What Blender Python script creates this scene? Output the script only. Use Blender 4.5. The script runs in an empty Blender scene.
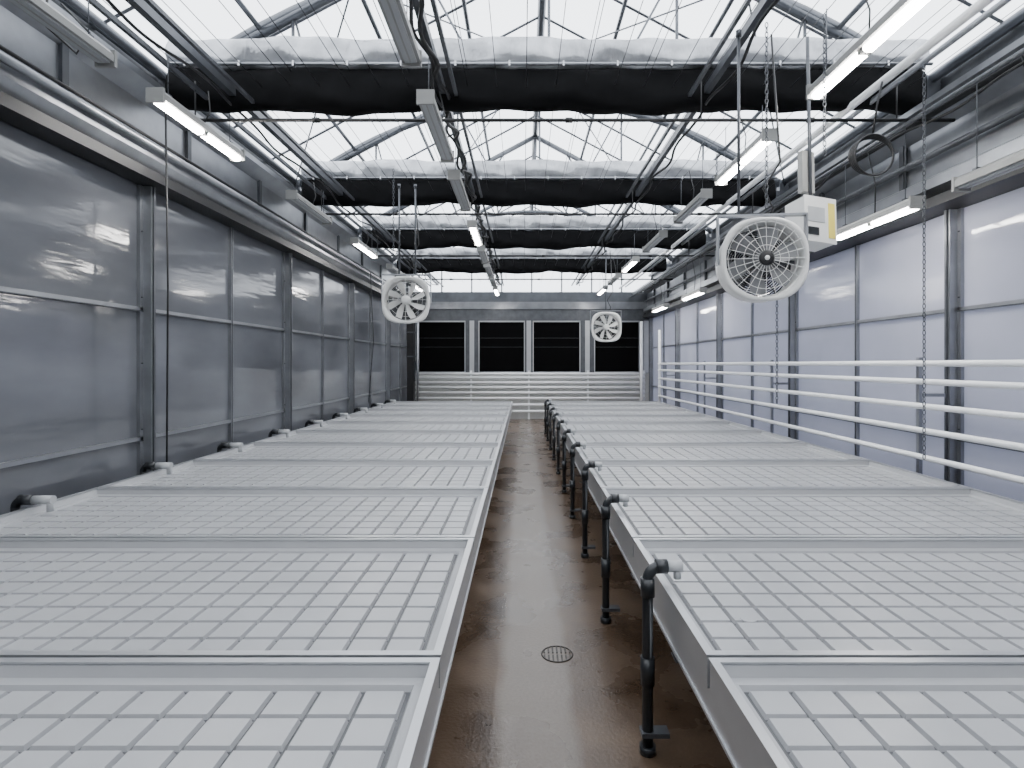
import bpy, math, random
from mathutils import Vector, Matrix
random.seed(7)
C = bpy.context.scene.collection

# ------------------------------------------------------------------ materials
def mat(name, col, rough=0.5, metal=0.0, noise=0.0, nscale=8.0, stretch=(1,1,1), bump=0.0, bscale=30.0, bstretch=(1,1,1),
        emis=None, estr=0.0, spec=0.5, rnoise=0.0):
    m = bpy.data.materials.new(name); m.use_nodes = True
    nt = m.node_tree; N = nt.nodes; L = nt.links
    b = N['Principled BSDF']
    b.inputs['Base Color'].default_value = (*col, 1)
    b.inputs['Roughness'].default_value = rough
    b.inputs['Metallic'].default_value = metal
    b.inputs['Specular IOR Level'].default_value = spec
    tc = N.new('ShaderNodeTexCoord')
    if noise > 0 or rnoise > 0:
        mp = N.new('ShaderNodeMapping'); mp.inputs['Scale'].default_value = stretch
        L.new(tc.outputs['Object'], mp.inputs['Vector'])
        nz = N.new('ShaderNodeTexNoise'); nz.inputs['Scale'].default_value = nscale
        nz.inputs['Detail'].default_value = 6
        L.new(mp.outputs[0], nz.inputs['Vector'])
        if noise > 0:
            cr = N.new('ShaderNodeValToRGB')
            cr.color_ramp.elements[0].position = 0.3; cr.color_ramp.elements[1].position = 0.7
            cr.color_ramp.elements[0].color = (*[c*(1-noise) for c in col], 1)
            cr.color_ramp.elements[1].color = (*[min(1, c*(1+noise)) for c in col], 1)
            L.new(nz.outputs['Fac'], cr.inputs['Fac']); L.new(cr.outputs['Color'], b.inputs['Base Color'])
        if rnoise > 0:
            mr = N.new('ShaderNodeMapRange')
            mr.inputs['To Min'].default_value = max(0.02, rough-rnoise); mr.inputs['To Max'].default_value = rough+rnoise
            L.new(nz.outputs['Fac'], mr.inputs['Value']); L.new(mr.outputs[0], b.inputs['Roughness'])
    if bump > 0:
        mp2 = N.new('ShaderNodeMapping'); mp2.inputs['Scale'].default_value = bstretch
        L.new(tc.outputs['Object'], mp2.inputs['Vector'])
        n2 = N.new('ShaderNodeTexNoise'); n2.inputs['Scale'].default_value = bscale; n2.inputs['Detail'].default_value = 3
        L.new(mp2.outputs[0], n2.inputs['Vector'])
        bp = N.new('ShaderNodeBump'); bp.inputs['Strength'].default_value = bump; bp.inputs['Distance'].default_value = 0.02
        L.new(n2.outputs['Fac'], bp.inputs['Height']); L.new(bp.outputs['Normal'], b.inputs['Normal'])
    if emis:
        b.inputs['Emission Color'].default_value = (*emis, 1); b.inputs['Emission Strength'].default_value = estr
    return m

def add_translucent(m, col, fac):
    nt = m.node_tree; N = nt.nodes; L = nt.links
    b = N['Principled BSDF']; out = N['Material Output']
    t = N.new('ShaderNodeBsdfTranslucent'); t.inputs['Color'].default_value = (*col, 1)
    mx = N.new('ShaderNodeMixShader'); mx.inputs[0].default_value = fac
    L.new(b.outputs[0], mx.inputs[1]); L.new(t.outputs[0], mx.inputs[2]); L.new(mx.outputs[0], out.inputs['Surface'])

GALV = mat('galvanized_steel', (0.28,0.29,0.31), 0.32, 0.8, noise=0.15, nscale=4)
GALVD = mat('galvanized_steel_dull', (0.09,0.095,0.105), 0.42, 0.6, noise=0.2, nscale=6)
STRUCT = mat('structural_steel', (0.12,0.127,0.14), 0.38, 0.7, noise=0.15, nscale=5)
ALU = mat('aluminium', (0.50,0.51,0.53), 0.33, 0.75, noise=0.03, nscale=2, stretch=(1,4,4))
TRAY = mat('tray_plastic', (0.335,0.340,0.352), 0.33, noise=0.06, nscale=2.5, bump=0.04, bscale=6)
TRAYSHADE = mat('tray_channel_shade', (0.07,0.072,0.077), 0.45, noise=0.15, nscale=5)  # tray plastic darkened: shade in the channels painted into the colour
BLACKC = mat('black_curtain', (0.0025,0.0025,0.003), 0.85, noise=0.3, nscale=20, spec=0.15)
SILVER = mat('silver_curtain_film', (0.42,0.43,0.45), 0.28, 0.6, noise=0.25, nscale=5, bump=0.6, bscale=9, bstretch=(1.6,1,0.7))
BLACK = mat('black_rubber', (0.006,0.006,0.007), 0.5, noise=0.2)
DARK = mat('dark_grey_pvc', (0.016,0.018,0.021), 0.33, noise=0.2, nscale=10)
WPIPE = mat('white_painted_pipe', (0.80,0.81,0.82), 0.3, noise=0.03)
GPIPE = mat('grey_pvc', (0.40,0.41,0.42), 0.4, noise=0.08)
WHITE = mat('white_enamel', (0.70,0.70,0.68), 0.4, noise=0.04)
HOUS = mat('lamp_housing', (0.26,0.26,0.25), 0.45, noise=0.06)
DIFF = mat('lamp_diffuser_off', (0.34,0.35,0.36), 0.4, noise=0.02)
LED = mat('led_tube_lit', (0.9,0.9,0.9), 0.4, emis=(1.0,0.975,0.94), estr=75)
YEL = mat('yellow_label', (0.75,0.62,0.12), 0.5, noise=0.03)
BLADEG = mat('fan_blade_grey', (0.17,0.175,0.18), 0.35, noise=0.05)
WPANEL = mat('white_panel', (0.50,0.50,0.49), 0.5, noise=0.06, nscale=4)
BGLASS = mat('black_window', (0.001,0.001,0.0012), 0.6, noise=0.2, spec=0.05)
GRATE = mat('cast_iron', (0.05,0.045,0.04), 0.5, 0.5, noise=0.3, nscale=30)

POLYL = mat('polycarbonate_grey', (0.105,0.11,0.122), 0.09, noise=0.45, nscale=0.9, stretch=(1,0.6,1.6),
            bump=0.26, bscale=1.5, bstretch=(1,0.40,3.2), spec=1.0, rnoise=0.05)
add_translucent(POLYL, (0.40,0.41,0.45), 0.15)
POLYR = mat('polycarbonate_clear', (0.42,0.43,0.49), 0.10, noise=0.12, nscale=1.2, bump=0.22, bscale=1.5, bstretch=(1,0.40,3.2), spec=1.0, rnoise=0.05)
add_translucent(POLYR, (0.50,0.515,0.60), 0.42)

def roofglass():
    m = bpy.data.materials.new('roof_glass'); m.use_nodes = True
    nt = m.node_tree; N = nt.nodes; L = nt.links
    N.remove(N['Principled BSDF']); out = N['Material Output']
    tr = N.new('ShaderNodeBsdfTransparent'); tr.inputs[0].default_value = (0.93,0.95,0.97,1)
    df = N.new('ShaderNodeBsdfTranslucent'); df.inputs[0].default_value = (0.9,0.92,0.94,1)
    gl = N.new('ShaderNodeBsdfGlossy'); gl.inputs['Roughness'].default_value = 0.1
    nz = N.new('ShaderNodeTexNoise'); nz.inputs['Scale'].default_value = 0.8
    tc = N.new('ShaderNodeTexCoord'); L.new(tc.outputs['Object'], nz.inputs['Vector'])
    mr = N.new('ShaderNodeMapRange'); mr.inputs['To Min'].default_value = 0.05; mr.inputs['To Max'].default_value = 0.35
    L.new(nz.outputs['Fac'], mr.inputs['Value'])
    m1 = N.new('ShaderNodeMixShader'); L.new(mr.outputs[0], m1.inputs[0])
    L.new(tr.outputs[0], m1.inputs[1]); L.new(df.outputs[0], m1.inputs[2])
    m2 = N.new('ShaderNodeMixShader'); m2.inputs[0].default_value = 0.05
    L.new(m1.outputs[0], m2.inputs[1]); L.new(gl.outputs[0], m2.inputs[2]); L.new(m2.outputs[0], out.inputs['Surface'])
    return m
ROOFG = roofglass()

def floor_mat():
    m = bpy.data.materials.new('wet_concrete'); m.use_nodes = True
    nt = m.node_tree; N = nt.nodes; L = nt.links; b = N['Principled BSDF']
    tc = N.new('ShaderNodeTexCoord')
    n1 = N.new('ShaderNodeTexNoise'); n1.inputs['Scale'].default_value = 2.2; n1.inputs['Detail'].default_value = 8
    L.new(tc.outputs['Object'], n1.inputs['Vector'])
    cr = N.new('ShaderNodeValToRGB')
    cr.color_ramp.elements[0].position = 0.32; cr.color_ramp.elements[0].color = (0.050,0.030,0.018,1)
    cr.color_ramp.elements[1].position = 0.68; cr.color_ramp.elements[1].color = (0.145,0.100,0.068,1)
    L.new(n1.outputs['Fac'], cr.inputs['Fac'])
    sp = N.new('ShaderNodeSeparateXYZ'); L.new(tc.outputs['Object'], sp.inputs[0])
    s1 = N.new('ShaderNodeMath'); s1.operation = 'SUBTRACT'; L.new(sp.outputs['X'], s1.inputs[0]); s1.inputs[1].default_value = 0.07
    s2 = N.new('ShaderNodeMath'); s2.operation = 'ABSOLUTE'; L.new(s1.outputs[0], s2.inputs[0])
    n2 = N.new('ShaderNodeTexNoise'); n2.inputs['Scale'].default_value = 3.0; n2.inputs['Detail'].default_value = 5
    L.new(tc.outputs['Object'], n2.inputs['Vector'])
    s3 = N.new('ShaderNodeMath'); s3.operation = 'MULTIPLY_ADD'; L.new(n2.outputs['Fac'], s3.inputs[0]); s3.inputs[1].default_value = 0.10
    L.new(s2.outputs[0], s3.inputs[2])
    mr = N.new('ShaderNodeMapRange'); mr.inputs['From Min'].default_value = 0.25; mr.inputs['From Max'].default_value = 0.20
    L.new(s3.outputs[0], mr.inputs['Value'])
    g = N.new('ShaderNodeMixRGB'); g.inputs['Color2'].default_value = (0.20,0.172,0.148,1)
    n3 = N.new('ShaderNodeMath'); n3.operation='MULTIPLY'; L.new(mr.outputs[0], n3.inputs[0])
    n4 = N.new('ShaderNodeMapRange'); n4.inputs['To Min'].default_value=0.55; n4.inputs['To Max'].default_value=0.95
    L.new(n1.outputs['Fac'], n4.inputs['Value']); L.new(n4.outputs[0], n3.inputs[1])
    L.new(n3.outputs[0], g.inputs['Fac']); L.new(cr.outputs[0], g.inputs['Color1'])
    fine = N.new('ShaderNodeTexNoise'); fine.inputs['Scale'].default_value = 60; L.new(tc.outputs['Object'], fine.inputs['Vector'])
    h = N.new('ShaderNodeMixRGB'); h.blend_type = 'MULTIPLY'; h.inputs['Fac'].default_value = 0.35
    L.new(g.outputs[0], h.inputs['Color1']); L.new(fine.outputs['Fac'], h.inputs['Color2'])
    L.new(h.outputs[0], b.inputs['Base Color'])
    rr = N.new('ShaderNodeMapRange'); rr.inputs['To Min'].default_value = 0.10; rr.inputs['To Max'].default_value = 0.48
    L.new(n1.outputs['Fac'], rr.inputs['Value']); L.new(rr.outputs[0], b.inputs['Roughness'])
    b.inputs['Specular IOR Level'].default_value = 0.4
    bp = N.new('ShaderNodeBump'); bp.inputs['Strength'].default_value = 0.15; bp.inputs['Distance'].default_value = 0.01
    L.new(fine.outputs['Fac'], bp.inputs['Height']); L.new(bp.outputs['Normal'], b.inputs['Normal'])
    return m
FLOOR = floor_mat()
GROUND = mat('outside_ground', (0.30,0.30,0.30), 0.9, noise=0.2, nscale=1)

# ------------------------------------------------------------------ mesh builder
class MB:
    def __init__(s): s.v=[]; s.f=[]; s.m=[]; s.s=[]; s.mats=[]
    def mi(s, m):
        if m not in s.mats: s.mats.append(m)
        return s.mats.index(m)
    def quad(s, idx, m, sm=False): s.f.append(tuple(idx)); s.m.append(s.mi(m)); s.s.append(sm)
    def box(s, x0,x1,y0,y1,z0,z1, m, M=None):
        o=len(s.v)
        ps=[Vector((x,y,z)) for z in (z0,z1) for y in (y0,y1) for x in (x0,x1)]
        if M: ps=[M@p for p in ps]
        s.v += [tuple(p) for p in ps]
        for q in ((0,2,3,1),(4,5,7,6),(0,1,5,4),(2,6,7,3),(0,4,6,2),(1,3,7,5)): s.quad([o+i for i in q], m)
    def tube(s, pts, r, m, n=8, closed=False, caps=True):
        P=[Vector(p) for p in pts]; k=len(P); rs = r if isinstance(r,(list,tuple)) else [r]*k
        o=len(s.v); prev=None
        for i in range(k):
            if closed: t=(P[(i+1)%k]-P[(i-1)%k])
            else: t=(P[min(i+1,k-1)]-P[max(i-1,0)])
            t.normalize()
            if prev is None:
                a=Vector((0,0,1)) if abs(t.z)<0.9 else Vector((1,0,0))
                u=t.cross(a).normalized()
            else:
                u=(prev-t*prev.dot(t)).normalized()
            prev=u; w=t.cross(u)
            for j in range(n):
                a=2*math.pi*j/n
                s.v.append(tuple(P[i]+(u*math.cos(a)+w*math.sin(a))*rs[i]))
        rng = k if closed else k-1
        for i in range(rng):
            for j in range(n):
                a=o+i*n+j; b=o+i*n+(j+1)%n; c=o+((i+1)%k)*n+(j+1)%n; d=o+((i+1)%k)*n+j
                s.quad((a,b,c,d), m, n>4)
        if caps and not closed:
            s.quad([o+j for j in range(n)][::-1], m); s.quad([o+(k-1)*n+j for j in range(n)], m)
    def lathe(s, prof, m, c=(0,0,0), n=40, M=None):
        o=len(s.v)
        for (r,y) in prof:
            for j in range(n):
                a=2*math.pi*j/n; p=Vector((c[0]+r*math.cos(a), c[1]+y, c[2]+r*math.sin(a)))
                if M: p=M@p
                s.v.append(tuple(p))
        for i in range(len(prof)-1):
            for j in range(n):
                s.quad((o+i*n+j,o+i*n+(j+1)%n,o+(i+1)*n+(j+1)%n,o+(i+1)*n+j), m, True)
    def extrude_y(s, poly, y0, y1, m):
        o=len(s.v); k=len(poly)
        for y in (y0,y1): s.v += [(p[0],y,p[1]) for p in poly]
        for i in range(k): s.quad((o+i,o+(i+1)%k,o+k+(i+1)%k,o+k+i), m)
        s.quad([o+i for i in range(k)][::-1], m); s.quad([o+k+i for i in range(k)], m)
    def build(s, name, loc=(0,0,0), rot=(0,0,0), parent=None, mesh=None, scale=1.0):
        if mesh is None:
            mesh=bpy.data.meshes.new(name+'_mesh'); mesh.from_pydata(s.v,[],s.f)
            for mm in s.mats: mesh.materials.append(mm)
            mesh.polygons.foreach_set('material_index', s.m); mesh.polygons.foreach_set('use_smooth', s.s)
            mesh.update()
        ob=bpy.data.objects.new(name, mesh); C.objects.link(ob); ob.location=loc; ob.rotation_euler=rot
        ob.scale=(scale,)*3
        if parent: ob.parent=parent
        return ob

def arc(c, r, a0, a1, n):
    return [(c[0]+r*math.cos(a0+(a1-a0)*i/n), c[1], c[2]+r*math.sin(a0+(a1-a0)*i/n)) for i in range(n+1)]

# ------------------------------------------------------------------ layout constants
CAM=1.70
XL,XR=-3.50,4.00
XC=0.25
Y0,Y1=-2.6,17.35
FR=[-0.95,2.10,5.15,8.20,11.25,14.30]
EAVE=CAM+2.75; RIDGE=CAM+4.75
LT=3.325; RT=3.115

b=MB(); b.box(XL-0.1,XR+0.1,Y0,Y1+0.1,-0.1,0,FLOOR); b.build('floor')
b=MB(); b.box(-60,60,-60,80,-0.25,-0.12,GROUND); b.build('ground')

# ------------------------------------------------------------------ side walls
def side_wall(name, x, top, sgn, gm):
    b=MB()
    b.box(min(x,x+sgn*0.02),max(x,x+sgn*0.02),Y0,Y1,0.0,top,gm)
    xi=x-sgn*0.001
    def bx(d,y0,y1,z0,z1,m):
        xa=xi; xb=xi-sgn*d
        b.box(min(xa,xb),max(xa,xb),y0,y1,z0,z1,m)
    for y in FR+[17.27]:
        bx(0.10,y-0.035,y+0.035,0,top,GALV)
        bx(0.03,y-0.075,y+0.075,0,top,GALV)
        bx(0.115,y-0.012,y+0.012,0,top,GALVD)
        for z in (0.5,1.1,1.7,2.3,2.9):
            bx(0.04,y+0.05,y+0.062,z,z+0.012,GALVD); bx(0.04,y-0.062,y-0.05,z,z+0.012,GALVD)
    for y in FR:
        bx(0.035,y+1.525-0.022,y+1.525+0.022,0,top,GALV)
        bx(0.040,y+1.525-0.006,y+1.525+0.006,0,top,GALVD)
    for z in (0.42,1.02,2.20):
        bx(0.030,Y0,Y1,z-0.018,z+0.018,GALV)
        bx(0.034,Y0,Y1,z-0.022,z-0.014,GALVD)
    bx(0.05,Y0,Y1,0,0.12,GALVD)
    b.build(name)
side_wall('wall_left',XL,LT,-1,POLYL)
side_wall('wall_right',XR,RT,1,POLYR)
for nm,x,s,zt in (('trim_1',XL,-1,LT),('trim_2',XR,1,RT)):
    b=MB(); b.box(min(x,x+s*0.05),max(x,x+s*0.05),Y0,Y1,zt,EAVE,GALVD)
    b.build(nm)

# gutters
b=MB()
x=XL+0.003
b.extrude_y([(x,3.40),(x+0.15,3.44),(x+0.22,3.52),(x+0.22,3.60),(x+0.12,3.66),(x+0.12,4.02),(x+0.28,4.12),(x+0.28,4.18),(x,4.30)],Y0,Y1-0.07,GALV)
for y in [Y0+0.6+i*1.525 for i in range(13)]:
    b.box(x+0.12,x+0.15,y-0.03,y+0.03,3.64,4.04,GALVD)
b.tube([(x+0.27,Y0,3.60),(x+0.27,Y1-0.1,3.60)],0.03,GALV,10)
b.tube([(x+0.20,Y0,3.70),(x+0.20,Y1-0.1,3.70)],0.014,BLACK,6)
b.box(x+0.005,x+0.22,Y0,Y1-0.07,3.33,3.415,BLACK)
b.build('rain_gutter')
b=MB()
x=XR-0.003
b.extrude_y([(x,3.20),(x-0.15,3.24),(x-0.28,3.30),(x-0.28,3.40),(x-0.16,3.46),(x-0.16,3.86),(x-0.34,3.96),(x-0.34,4.02),(x,4.14)],Y0,Y1-0.07,GALV)
for y in [Y0+0.6+i*1.525 for i in range(13)]:
    b.box(x-0.20,x-0.16,y-0.03,y+0.03,3.44,3.90,GALVD)
b.tube([(x-0.24,Y0,3.62),(x-0.24,Y1-0.1,3.62)],0.03,GALVD,8)
b.tube([(x-0.40,Y0,3.90),(x-0.40,Y1-0.1,3.90)],0.03,BLACK,8)
b.box(x-0.30,x-0.005,Y0,Y1-0.07,3.12,3.21,BLACK)
b.build('rain_gutter')

# ------------------------------------------------------------------ back wall + front wall
b=MB()
yb=Y1
b.box(XL,XR,yb,yb+0.08,0,1.42,WPANEL)
b.box(XL,XR,yb-0.02,yb+0.08,3.04,3.40,GALVD)
b.box(XL,XR,yb-0.06,yb+0.08,3.40,3.62,GALV)
b.box(XL,XR,yb-0.02,yb+0.08,3.62,3.93,STRUCT)
wins=[(-3.25,-1.78),(-1.38,0.06),(0.30,1.78),(2.20,3.62)]
edges=[XL]+[e for w in wins for e in w]+[XR]
for i in range(0,len(edges),2):
    b.box(edges[i],edges[i+1],yb-0.03,yb+0.08,1.42,3.04,GALVD)
    xm=(edges[i]+edges[i+1])/2
    b.box(xm-0.07,xm+0.07,yb-0.06,yb-0.03,1.42,3.04,ALU)
o=len(b.v)
b.v += [(XL,yb+0.04,3.93),(XR,yb+0.04,3.93),(XR,yb+0.04,EAVE),(XC,yb+0.04,RIDGE),(XL,yb+0.04,EAVE)]
b.quad([o,o+1,o+2,o+3,o+4],ROOFG)
for xx in [XL+0.05+i*0.93 for i in range(9)]:
    zt=EAVE+(RIDGE-EAVE)*(1-abs(xx-XC)/3.75)
    b.box(xx-0.02,xx+0.02,yb,yb+0.05,3.9,zt,STRUCT)
b.build('wall_back')
for i,(a,c) in enumerate(wins):
    b=MB()
    b.box(a,c,yb+0.03,yb+0.06,1.42,3.04,BGLASS)
    for z in (1.42,3.0): b.box(a,c,yb-0.01,yb+0.05,z,z+0.04,ALU)
    for xx in (a,c-0.03): b.box(xx,xx+0.03,yb-0.01,yb+0.05,1.42,3.04,ALU)
    for z in (2.22,2.5): b.box(a,c,yb+0.015,yb+0.035,z,z+0.012,DARK)
    b.build('window_%d'%(i+1))
b=MB()
b.box(XL,XR,Y0-0.06,Y0,0,EAVE,WPANEL)
o=len(b.v); b.v += [(XL,Y0-0.03,EAVE),(XR,Y0-0.03,EAVE),(XC,Y0-0.03,RIDGE)]; b.quad([o,o+1,o+2],ROOFG)
b.build('wall_front')

b=MB()
for z in (0.25,0.45,0.65,0.82,0.98,1.13,1.28,1.40):
    b.tube([(-3.3,yb-0.16,z),(3.75,yb-0.16,z)],0.038,WPIPE,8)
for xx in (-3.25,-1.6,0.18,2.0,3.72):
    b.box(xx-0.03,xx+0.03,yb-0.13,yb-0.065,0.0,1.5,WPIPE)
b.tube([(3.62,yb-0.25,0.0),(3.62,yb-0.25,3.0)],0.05,WPIPE,10)
b.build('heating_pipe_rack')
b=MB()
b.box(-3.36,-3.16,16.2,16.45,0,3.05,BLACK)
b.box(-3.16,-3.13,16.22,16.4,1.2,1.8,DARK)
for z in (0.6,1.9,2.6): b.box(-3.37,-3.14,16.18,16.47,z,z+0.04,GALVD)
b.tube([(-3.03,16.1,0),(-3.03,16.1,3.2)],0.03,GALV,8)
b.build('electrical_post')

b=MB()
for z in (1.705,1.54,1.32,1.10,0.86):
    b.tube([(3.60,-2.3,z),(3.60,14.7,z)],0.027,WPIPE,12)
for y in FR:
    b.box(3.628,3.66,y-0.02,y+0.02,0.0,1.76,GALV)
    b.box(3.66,3.87,y-0.02,y+0.02,1.40,1.43,GALV)
b.tube([(3.60,14.75,0.0),(3.60,14.75,2.6)],0.035,WPIPE,12)
for z in (1.705,1.54,1.32,1.10,0.86): b.tube([(3.60,14.65,z),(3.60,14.8,z)],0.036,WPIPE,12)
b.build('heating_pipe_rail')

# ------------------------------------------------------------------ roof
b=MB()
o=len(b.v)
b.v += [(XL,Y0,EAVE+.03),(XL,Y1,EAVE+.03),(XC,Y1,RIDGE+.03),(XC,Y0,RIDGE+.03),(XR,Y0,EAVE+.03),(XR,Y1,EAVE+.03)]
b.quad([o,o+1,o+2,o+3],ROOFG); b.quad([o+3,o+2,o+5,o+4],ROOFG)
b.build('ceiling')
def roofpt(t,side,y,dz=0):
    x = XL+(XC-XL)*t if side<0 else XR+(XC-XR)*t
    return (x,y,EAVE+(RIDGE-EAVE)*t+dz)
b=MB()
y=Y0+0.05
while y<Y1:
    for s in (-1,1): b.tube([roofpt(0,s,y,-0.01),roofpt(1,s,y,-0.01)],0.018,STRUCT,4)
    y+=1.017
for s in (-1,1):
    for t in (0.02,0.26,0.5,0.75):
        b.tube([roofpt(t,s,Y0,-0.05),roofpt(t,s,Y1,-0.05)],0.026 if t>0.1 else 0.05,STRUCT,6)
b.tube([(XC,Y0,RIDGE-0.04),(XC,Y1,RIDGE-0.04)],0.055,STRUCT,6)
b.build('roof_glazing_bars')

def truss():
    b=MB()
    for s in (-1,1): b.tube([roofpt(0,s,0,-0.08),roofpt(1,s,0,-0.08)],0.048,STRUCT,6)
    n=24; A=[]
    for i in range(n+1):
        u=-1+2*i/n; A.append((XC+3.70*u,0,EAVE-0.1+1.30*(1-abs(u)**2.1)))
    b.tube(A,0.05,STRUCT,8)
    for i in (4,7,9,15,17,20):
        p=A[i]; t=1-abs(p[0]-XC)/3.75
        s=-1 if p[0]<XC else 1
        b.tube([p,roofpt(min(1,t+0.08),s,0,-0.08)],0.018,STRUCT,6)
        b.tube([p,roofpt(max(0,t-0.10),s,0,-0.08)],0.018,STRUCT,6)
    b.tube([A[12],(XC,0,RIDGE-0.08)],0.022,STRUCT,6)
    b.box(XL+0.02,XR-0.02,-0.03,0.03,CAM+2.52,CAM+2.60,STRUCT)
    for i in (4,8,12,16,20):
        p=A[i]; b.tube([p,(p[0],0,CAM+2.58)],0.016,STRUCT,6)
    for i,j in ((4,-2.0),(8,-0.3),(16,0.8),(20,2.5)):
        b.tube([A[i],(j,0,CAM+2.58)],0.012,STRUCT,5)
    b.box(XL+0.01,XL+0.15,-0.05,0.05,4.31,EAVE,STRUCT); b.box(XR-0.15,XR-0.01,-0.05,0.05,4.15,EAVE,STRUCT)
    return b
tb=truss(); t0=tb.build('roof_truss',(0,FR[0]+0.25,0))
for y in FR[1:]: tb.build('roof_truss',(0,y+0.25,0),mesh=t0.data)
b=MB()
for s in (-1,1):
    for ya,yb2 in ((2.3,8.4),(8.4,14.5)):
        b.tube([roofpt(0.02,s,ya,-0.12),roofpt(0.98,s,yb2,-0.12)],0.010,STRUCT,5)
        b.tube([roofpt(0.98,s,ya,-0.12),roofpt(0.02,s,yb2,-0.12)],0.010,STRUCT,5)
b.build('roof_wind_bracing')

# ------------------------------------------------------------------ curtains
def curtain(seed, y):
    rnd=random.Random(seed); b=MB()
    x0,x1=XL+0.30,XR-0.36; nx=300; nc=24
    ph=[rnd.uniform(0,6.28) for _ in range(12)]
    def ring(x,kind):
        out=[]
        if kind=='b':
            sag=0.03*abs(math.sin((x-x0)*math.pi/1.35+ph[0]))+0.018*math.sin(x*2.3+ph[1])+0.008*math.sin(x*11+ph[8])
            zt=CAM+2.70; zb=CAM+2.345-sag; dd=0.12+0.02*math.sin(x*5+ph[2])
        else:
            zt=CAM+2.965+0.012*math.sin(x*3+ph[3])+0.006*math.sin(x*13+ph[10]); zb=CAM+2.67+0.015*math.sin(x*6.1+ph[4])+0.01*math.sin(x*17+ph[9]); dd=0.14
        cz=(zt+zb)/2; hz=(zt-zb)/2
        for j in range(nc):
            a=2*math.pi*j/nc
            f=1+0.05*math.sin(a*3+x*4+ph[5])+0.06*math.sin(a*5-x*6+ph[6])+0.04*math.sin(x*21+a*2+ph[7])*abs(math.cos(a))
            ca,sa=math.cos(a),math.sin(a)
            cy=math.copysign(abs(ca)**0.8,ca)*dd*f
            out.append((x,y+cy,cz+math.copysign(abs(sa)**0.8,sa)*hz*(1+0.4*(f-1))))
        return out
    for kind,m in (('b',BLACKC),('s',SILVER)):
        o=len(b.v)
        for i in range(nx+1):
            x=x0+(x1-x0)*i/nx
            b.v+=ring(x,kind)
        for i in range(nx):
            for j in range(nc):
                b.quad((o+i*nc+j,o+i*nc+(j+1)%nc,o+(i+1)*nc+(j+1)%nc,o+(i+1)*nc+j),m,True)
        b.quad([o+j for j in range(nc)],m); b.quad([o+nx*nc+j for j in range(nc)],m)
    b.tube([(x0,y-0.17,CAM+2.67),(x1,y-0.17,CAM+2.67)],0.015,GALV,6)
    x=x0+0.2
    while x<x1:
        b.box(x-0.008,x+0.008,y-0.19,y-0.15,CAM+2.645,CAM+2.69,ALU)
        x+=0.48
    b.build('shade_curtain')
for i,y in enumerate(FR[2:]): curtain(i*3+1,y)
curtain(99,FR[1])

for y in FR[1:]:
    b=MB(); b.tube([(-2.95,y-0.28,CAM+2.12),(3.75,y-0.28,CAM+2.12)],0.016,BLACK,8)
    for xx in (-2.85,-0.82,1.55,3.25): b.tube([(xx,y-0.28,CAM+2.12),(xx,y-0.28,CAM+2.46)],0.006,BLACK,6)
    for xx in (-1.8,0.4,2.5): b.tube([(xx-0.03,y-0.28,CAM+2.12),(xx+0.03,y-0.28,CAM+2.12)],0.024,BLACK,8)
    b.build('curtain_drive_rod')

b=MB()
def lrail(x,Z,w,h,m): b.box(x-w/2,x+w/2,Y0,Y1-0.1,CAM+Z-h/2,CAM+Z+h/2,m)
lrail(-0.72,2.46,0.05,0.07,GALVD); lrail(1.65,2.46,0.05,0.07,GALVD)
lrail(-0.60,2.42,0.03,0.03,GALVD); lrail(1.50,2.42,0.03,0.03,GALVD)
lrail(-2.62,2.46,0.06,0.08,STRUCT); lrail(-2.85,2.40,0.03,0.04,GALVD); lrail(-2.45,2.38,0.03,0.03,GALVD)
b.tube([(2.98,Y0,CAM+2.34),(2.98,Y1-.1,CAM+2.34)],0.035,WPIPE,10)
b.tube([(3.16,Y0,CAM+2.38),(3.16,Y1-.1,CAM+2.38)],0.025,GALV,10)
lrail(3.42,2.18,0.12,0.05,GALV)
b.tube([(3.28,Y0,CAM+2.05),(3.28,Y1-.1,CAM+2.05)],0.02,GALVD,8)
b.build('overhead_support_rails')
b=MB()
for i in range(26):
    x=XL+0.35+i*0.265
    for Z in ((2.50,) if i%2 else (2.50,2.64)):
        b.tube([(x,Y0,CAM+Z),(x,Y1-0.1,CAM+Z)],0.0036,BLACK,3)
b.build('curtain_wires')

def cable(pts_fn, y0,y1,step,r,name):
    b=MB(); pts=[]; y=y0
    while y<=y1: pts.append(pts_fn(y)); y+=step
    b.tube(pts,r,BLACK,6); b.build(name)
cable(lambda y:(-0.70+0.035*math.sin(y*9),y,CAM+2.38+0.04*math.sin(y*5.3+1)),-2,17,0.08,0.018,'power_cable')
cable(lambda y:(-0.75+0.03*math.sin(y*7+2),y,CAM+2.41-0.05*abs(math.sin(y*2.1))),-2,17,0.08,0.014,'power_cable')
cable(lambda y:(1.68+0.03*math.sin(y*6),y,CAM+2.40-0.06*abs(math.sin(y*1.7))),-2,17,0.08,0.014,'power_cable')
cable(lambda y:(-2.64+0.02*math.sin(y*6),y,CAM+2.39-0.09*abs(math.sin(y*1.3))),-2,17,0.08,0.012,'power_cable')
cable(lambda y:(3.40+0.03*math.sin(y*6),y,CAM+2.12-0.10*abs(math.sin(y*1.1))),-2,17,0.08,0.012,'power_cable')

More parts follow.
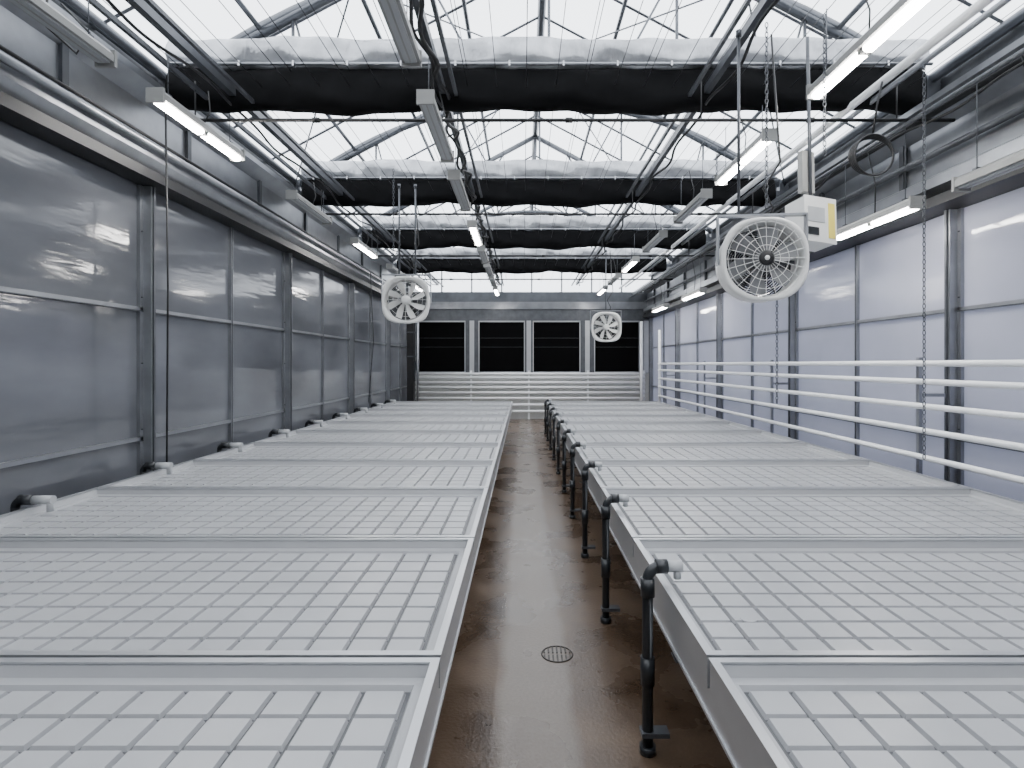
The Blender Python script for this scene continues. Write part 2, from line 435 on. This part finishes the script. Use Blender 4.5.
# ------------------------------------------------------------------ LED fixtures
def fixture(lit, hang):
    b=MB(); L=1.22; w=0.062
    b.extrude_y([(-w,0.0),(w,0.0),(w,0.045),(w*0.6,0.075),(-w*0.6,0.075),(-w,0.045)],0,L,HOUS)
    b.box(-w*1.08,w*1.08,-0.012,0.012,-0.03,0.08,HOUS); b.box(-w*1.08,w*1.08,L-0.012,L+0.012,-0.03,0.08,HOUS)
    m = LED if lit else DIFF
    if lit:
        for a,c in ((0.015,L/2-0.03),(L/2+0.03,L-0.015)):
            poly=[(-0.036,0.0),(-0.036,-0.018),(-0.020,-0.034),(0.020,-0.034),(0.036,-0.018),(0.036,0.0)]
            b.extrude_y(poly,a,c,m)
        b.box(-0.038,0.038,L/2-0.028,L/2+0.028,-0.026,-0.0005,HOUS)
    else:
        b.extrude_y([(-0.04,0.0),(-0.04,-0.012),(0.04,-0.012),(0.04,0.0)],0.02,L-0.02,m)
        b.box(-0.006,0.006,0.04,L-0.04,-0.016,-0.0125,HOUS)
    for y in (0.15,L-0.15):
        b.tube([(0,y,0.07),(0,y,hang)],0.004,GALVD,5)
        b.box(-0.02,0.02,y-0.02,y+0.02,0.07,0.10,GALVD)
    b.tube([(0.02,L*0.5,0.07),(0.05,L*0.5+0.04,hang*0.5),(0.0,L*0.5+0.1,hang)],0.006,BLACK,5)
    return b
cache={}
def put_light(x,y,z,lit,hang):
    k=(lit,hang); f=fixture(lit,hang)
    if k in cache: f.build('led_strip_light',(x,y,z),mesh=cache[k])
    else: cache[k]=f.build('led_strip_light',(x,y,z)).data
Z2=CAM+2.0
for y,l in ((-0.4,1),(2.5,0),(4.22,1),(6.7,0),(9.2,1),(11.6,0),(14.0,1)): put_light(-2.77,y,Z2,l,0.40)
for y,l in ((0.9,0),(2.5,0),(4.25,0),(6.0,0),(8.1,1),(9.8,0),(11.4,0),(13.0,0),(14.9,1)): put_light(-0.74,y,Z2,l,0.42)
for y,l in ((0.9,0),(2.95,1),(4.95,1),(6.65,0),(8.7,0),(10.8,1),(12.8,0),(14.8,1)): put_light(2.18,y,Z2,l,0.55)
for y,l in ((0.3,1),(3.1,0),(4.80,1),(7.4,0),(10.5,1),(13.2,1)): put_light(3.38,y,CAM+1.36,l,0.78)

# ------------------------------------------------------------------ benches
def bench(x0,x1):
    b=MB(); L=1.215; zt=0.75; zf=0.690
    t=0.020
    for a,c,d,e in ((x0,x1,0,t),(x0,x1,L-t,L),(x0,x0+t,t,L-t),(x1-t,x1,t,L-t)):
        b.box(a,c,d,e,0.645,zt,ALU)
    f=0.004
    for a,c,d,e in ((x0-f,x1+f,-f,t+f),(x0-f,x1+f,L-t-f,L+f),(x0-f,x0+t+f,t+f,L-t-f),(x1-t-f,x1+f,t+f,L-t-f)):
        b.box(a,c,d,e,zt,zt+0.006,ALU)
    ix0,ix1,iy0,iy1=x0+t,x1-t,t,L-t
    b.box(ix0,ix1,iy0,iy1,0.66,zf,TRAYSHADE)
    o=len(b.v)
    def rect(a,z): return [(ix0+a,iy0+a,z),(ix1-a,iy0+a,z),(ix1-a,iy1-a,z),(ix0+a,iy1-a,z)]
    b.v+=rect(0.001,zt-0.004)+rect(0.014,zf+0.022)+rect(0.046,zf+0.018)+rect(0.055,zf+0.0005)
    for r in (0,4,8):
        for i in range(4): b.quad((o+r+i,o+r+(i+1)%4,o+r+4+(i+1)%4,o+r+4+i),TRAY)
    gx0,gx1,gy0,gy1=ix0+0.062,ix1-0.062,iy0+0.062,iy1-0.062
    nxp=round((gx1-gx0)/0.132); nyp=round((gy1-gy0)/0.132)
    px=(gx1-gx0)/nxp; py=(gy1-gy0)/nyp; g=0.0052; bv=0.0045; hp=0.014
    for i in range(nxp):
        for j in range(nyp):
            xa,xb=gx0+i*px+g,gx0+(i+1)*px-g; ya,yb_=gy0+j*py+g,gy0+(j+1)*py-g
            o=len(b.v)
            b.v+=[(xa,ya,zf),(xb,ya,zf),(xb,yb_,zf),(xa,yb_,zf),(xa+bv,ya+bv,zf+hp),(xb-bv,ya+bv,zf+hp),(xb-bv,yb_-bv,zf+hp),(xa+bv,yb_-bv,zf+hp)]
            for k in range(4): b.quad((o+k,o+(k+1)%4,o+4+(k+1)%4,o+4+k),TRAY)
            b.quad((o+4,o+5,o+6,o+7),TRAY)
    cx=x0+0.28
    b.tube([(cx,L*0.30,zf),(cx,L*0.30,zf+0.017)],0.030,TRAY,14)
    for xx in (x0+0.012,x1-0.052):
        b.box(xx,xx+0.04,-0.012,L+0.013,0.535,0.636,ALU)
        b.box(xx-0.006,xx+0.046,-0.012,L+0.013,0.535,0.548,ALU)
    b.box((x0+x1)/2-0.03,(x0+x1)/2+0.03,-0.012,L+0.013,0.56,0.63,ALU)
    for yy in (0.15,L-0.2): b.box(x0+0.06,x1-0.06,yy,yy+0.05,0.57,0.645,ALU)
    for xx in (x0+0.30,x1-0.35):
        b.box(xx,xx+0.05,0.15,0.20,0,0.57,ALU)
        b.box(xx-0.03,xx+0.08,0.12,0.23,0,0.008,GALVD)
        b.box(xx+0.01,xx+0.04,0.2,L-0.2,0.25,0.28,ALU)
    return b
for x0,x1 in ((-3.26,-0.27),(0.60,3.42)):
    bb=bench(x0,x1); me=None
    for i in range(12):
        y=1.81-2*1.24+1.24*i+0.012
        if me is None: me=bb.build('grow_bench',(0,y,0)).data
        else: bb.build('grow_bench',(0,y,0),mesh=me)

def drain():
    b=MB(); r=0.024
    px=0.545; zt=0.815
    pts=[(px,0,0.0),(px,0,zt-0.06)]+arc((px+0.06,0,zt-0.06),0.06,math.pi,math.pi/2,5)
    b.tube(pts,r,DARK,12)
    b.tube([(px+0.035,0,zt),(px+0.085,0,zt)],r*1.3,DARK,12)
    b.tube([(px+0.085,0,zt),(px+0.15,0,zt)],r*1.05,GPIPE,12)
    b.tube([(px+0.13,0,zt),(px+0.13,0,0.762)],r*0.7,GPIPE,10)
    b.tube([(px,0,zt-0.13),(px,0,zt-0.05)],r*1.3,DARK,12)
    b.tube([(px,0,0.30),(px,0,0.42)],r*1.3,DARK,12)
    b.tube([(px,0,0.0),(px,0,0.035)],r*1.5,DARK,12)
    b.box(px-0.03,px+0.09,-0.03,0.03,0.08,0.10,GALVD)
    return b
db=drain(); dm=None
for i in range(1,11):
    y=2.45+1.24*(i-1)
    if dm is None: dm=db.build('drain_pipe',(0,y,0)).data
    else: db.build('drain_pipe',(0,y,0),mesh=dm)
def drain2():
    b=MB(); r=0.026; px=-3.345; zt=0.805
    b.tube([(px,0,0.0),(px,0,zt-0.05)]+arc((px+0.05,0,zt-0.05),0.05,math.pi,math.pi/2,5),r,DARK,12)
    b.tube([(px+0.03,0,zt),(px+0.12,0,zt)],r*1.3,DARK,12)
    b.tube([(px+0.12,0,zt),(px+0.25,0,zt)],r*1.1,GPIPE,12)
    b.tube([(px+0.23,0,zt),(px+0.23,0,0.73)],r*0.8,GPIPE,10)
    return b
db=drain2(); dm=None
for i in range(11):
    y=2.45+1.24*i-1.24
    if dm is None: dm=db.build('supply_pipe',(0,y,0)).data
    else: db.build('supply_pipe',(0,y,0),mesh=dm)

b=MB()
b.tube([(0.20+0.09*math.cos(a*math.pi/16),3.28+0.09*math.sin(a*math.pi/16),0.002) for a in range(32)],0.004,GRATE,6,closed=True)
for k in range(-3,4):
    h=math.sqrt(0.088**2-(k*0.025)**2)
    b.box(0.20+k*0.025-0.005,0.20+k*0.025+0.005,3.28-h,3.28-0.01,0.0005,0.004,GRATE)
    b.box(0.20+k*0.025-0.005,0.20+k*0.025+0.005,3.28+0.01,3.28+h,0.0005,0.004,GRATE)
b.build('floor_drain')

# ------------------------------------------------------------------ fans
def fan(nbl, blade_mat, topz, poles, p=3.2, nrad=28, wide=1.0):
    b=MB(); R=0.285; n=64
    def se(a,r):
        ca,sa=abs(math.cos(a)),abs(math.sin(a))
        k=r/((ca**p+sa**p)**(1/p)); return k*math.cos(a),k*math.sin(a)
    secs=[('c',R,0.20),('c',R-0.005,-0.02),('c',R+0.005,-0.07),('s',R+0.005,-0.085),('s',R+0.03,-0.085),('s',R+0.035,-0.06),('s',R+0.025,0.02),('c',R+0.03,0.10),('c',R+0.02,0.20),('c',R,0.20)]
    o=len(b.v)
    for t,r,y in secs:
        for j in range(n):
            a=2*math.pi*j/n
            x,z=(r*math.cos(a),r*math.sin(a)) if t=='c' else se(a,r)
            b.v.append((x,y,z))
    for i in range(len(secs)-1):
        for j in range(n): b.quad((o+i*n+j,o+i*n+(j+1)%n,o+(i+1)*n+(j+1)%n,o+(i+1)*n+j),WHITE,True)
    for rr in (0.10,0.165,0.23,0.28):
        b.tube([(rr*math.cos(a*math.pi/24),-0.092-0.02*(1-rr/0.29),rr*math.sin(a*math.pi/24)) for a in range(48)],0.0020,WHITE,4,closed=True)
    for k in range(nrad):
        a=2*math.pi*k/nrad
        b.tube([(0.06*math.cos(a),-0.11,0.06*math.sin(a)),(0.295*math.cos(a),-0.09,0.295*math.sin(a))],0.0020,WHITE,4)
    b.lathe([(0.0,-0.122),(0.045,-0.122),(0.055,-0.112),(0.055,-0.10),(0,-0.10)],WHITE if blade_mat is WHITE else BLACK,n=24)
    if blade_mat is not WHITE: b.lathe([(0,-0.126),(0.018,-0.125),(0.018,-0.121)],WHITE,n=16)
    for q in range(1,17):
        rr=0.0175*q
        b.tube([(rr*math.cos(a*math.pi/20),0.205,rr*math.sin(a*math.pi/20)) for a in range(40)],0.0055,DARK,4,closed=True)
    for k in range(12):
        a=2*math.pi*k/12+0.1
        b.tube([(0.05*math.cos(a),0.21,0.05*math.sin(a)),(0.285*math.cos(a),0.2,0.285*math.sin(a))],0.004,DARK,4)
    b.lathe([(0,-0.06),(0.05,-0.055),(0.065,-0.03),(0.065,0.03),(0,0.03)],blade_mat,n=24)
    b.lathe([(0,0.03),(0.055,0.03),(0.06,0.05),(0.06,0.19),(0.04,0.21),(0,0.21)],DARK,n=24)
    b.box(-R,R,0.12,0.14,-0.015,0.015,GALVD)
    for k in range(nbl):
        a0=2*math.pi*k/nbl+0.2; o=len(b.v); ns=6
        for i in range(ns+1):
            t=i/ns; r=0.055+t*(0.262-0.055)
            half=(0.34-0.04*t)*(1 if nbl<8 else 0.66)*(0.75+0.5*math.sin(math.pi*min(1,t*0.8+0.15)))*0.85*wide
            pitch=0.035-0.012*t
            for side in (-1,0,1):
                a=a0+side*half+0.18*t
                b.v.append((r*math.cos(a),side*pitch-0.01,r*math.sin(a)))
        for i in range(ns):
            for j in range(2):
                q=o+i*3+j; b.quad((q,q+1,q+4,q+3),blade_mat,True)
    for s in (-1,1):
        b.box(s*(R+0.045)-0.006,s*(R+0.045)+0.006,-0.01,0.05,-0.03,R+0.07,GALV)
    b.box(-R-0.05,R+0.05,-0.01,0.05,R+0.06,R+0.075,GALV)
    for x in poles:
        b.tube([(x,0.02,R+0.07),(x,0.02,topz)],0.012,GALVD,8)
        b.tube([(x,0.02,topz-0.05),(x,0.02,topz)],0.022,GALVD,8)
    b.tube([(0.05,0.1,R),(0.12,0.12,R+0.15),(0.04,0.1,R+0.3),(0.16,0.08,R+0.5),(0.1,0.1,topz)],0.008,BLACK,6)
    return b
fan(6,BLADEG,1.80,(-0.17,),2.5,24,1.15).build('circulation_fan',(1.70,3.98,CAM+0.735),(0,0,math.radians(-6)),scale=0.92)
fan(8,WHITE,1.60,(-0.10,0.12),3.2,12).build('circulation_fan',(-1.52,7.30,CAM+0.83),(0,0,math.radians(4)),scale=0.95)
fan(8,WHITE,1.66,(0.0,),3.2,12).build('circulation_fan',(1.78,12.0,CAM+0.79))

b=MB()
b.box(-0.12,0.12,-0.09,0.09,-0.15,0.15,WHITE)
b.box(-0.125,0.125,-0.10,-0.088,-0.155,0.155,WHITE)
b.box(0.06,0.11,-0.104,-0.1,-0.12,0.12,YEL)
b.box(-0.10,0.03,-0.104,-0.1,-0.02,0.08,GPIPE)
b.box(-0.10,-0.02,-0.108,-0.1,-0.11,-0.06,DARK)
b.tube([(0.0,0,0.15),(0.0,0,0.20)],0.03,BLACK,10)
b.tube([(0.03,0.02,0.15),(0.03,0.02,1.4)],0.012,GALVD,8)
b.box(-0.02,0.08,0.035,0.08,0.25,0.55,HOUS)
b.tube([(-0.04,0,-0.15),(-0.03,0.0,-0.25),(-0.05,0.05,-0.38),(-0.08,0.1,-0.3)],0.009,BLACK,6)
b.build('fan_control_box',(2.18,4.26,CAM+1.06),(math.radians(-6),math.radians(4),math.radians(14)),scale=1.12)

b=MB()
for k in range(4):
    b.tube([(2.82+(0.155+0.008*k)*math.cos(a*math.pi/20),4.50+0.012*k,CAM+1.68+(0.165-0.006*k)*math.sin(a*math.pi/20)) for a in range(40)],0.009,BLACK,6,closed=True)
b.tube([(2.82,4.52,CAM+1.84),(2.86,4.52,CAM+2.1),(2.90,4.52,CAM+2.28)],0.008,BLACK,6)
b.build('cable_coil')

def chain(x,y,z0,z1,s=1.0):
    b=MB(); z=z1; k=0; r=0.013*s; st=0.034*s
    while z>z0:
        pts=[]
        for i in range(10):
            a=2*math.pi*i/10
            u=r*math.cos(a)*0.8; w=r*1.6*math.sin(a)
            pts.append((x+u,y,z+w) if k%2==0 else (x,y+u,z+w))
        b.tube(pts,0.0034*s,GALVD,5,closed=True); z-=st; k+=1
    b.build('hanging_chain')
chain(3.08,4.30,0.97,CAM+2.28)
chain(2.10,3.9,CAM+1.45,CAM+2.42)
chain(1.74,4.0,CAM+1.10,CAM+2.42)
chain(1.95,4.3,CAM-0.3,CAM+0.5,0.8)
chain(2.18,6.3,CAM+2.1,CAM+2.44)
chain(-1.62,7.0,CAM+1.3,CAM+2.42)
b=MB(); b.tube([(-3.19,5.0,3.95),(-3.17,5.0,2.4),(-3.18,5.0,0.80)],0.008,BLACK,6); b.build('hanging_cable')
b=MB(); b.tube([(-3.16,11.6,3.6),(-3.12,11.7,2.2),(-3.2,11.6,0.9)],0.008,BLACK,6); b.build('hanging_cable')
b=MB(); b.tube([(-3.05,3.6,CAM+2.4),(-3.1,3.62,CAM+2.2),(-2.95,3.7,CAM+2.05),(-2.88,3.72,CAM+2.2),(-3.05,3.7,CAM+2.38)],0.008,BLACK,6); b.build('hanging_cable')

# ------------------------------------------------------------------ world
w=bpy.data.worlds.new('overcast'); bpy.context.scene.world=w; w.use_nodes=True
N=w.node_tree.nodes; L=w.node_tree.links; bg=N['Background']
tc=N.new('ShaderNodeTexCoord'); nz=N.new('ShaderNodeTexNoise'); nz.inputs['Scale'].default_value=1.5
L.new(tc.outputs['Generated'],nz.inputs['Vector'])
cr=N.new('ShaderNodeValToRGB'); cr.color_ramp.elements[0].color=(0.81,0.85,0.91,1); cr.color_ramp.elements[1].color=(0.94,0.96,0.99,1)
L.new(nz.outputs['Fac'],cr.inputs['Fac']); L.new(cr.outputs[0],bg.inputs['Color'])
bg.inputs['Strength'].default_value=5.2

# ------------------------------------------------------------------ camera
cd=bpy.data.cameras.new('camera'); co=bpy.data.objects.new('camera',cd); C.objects.link(co)
co.location=(0,0,CAM); co.rotation_euler=(math.radians(90),0,0)
cd.sensor_width=36; cd.lens=560/1024*36; cd.shift_x=-11/1024; cd.shift_y=-20/1024
cd.clip_start=0.05; cd.clip_end=200
bpy.context.scene.camera=co
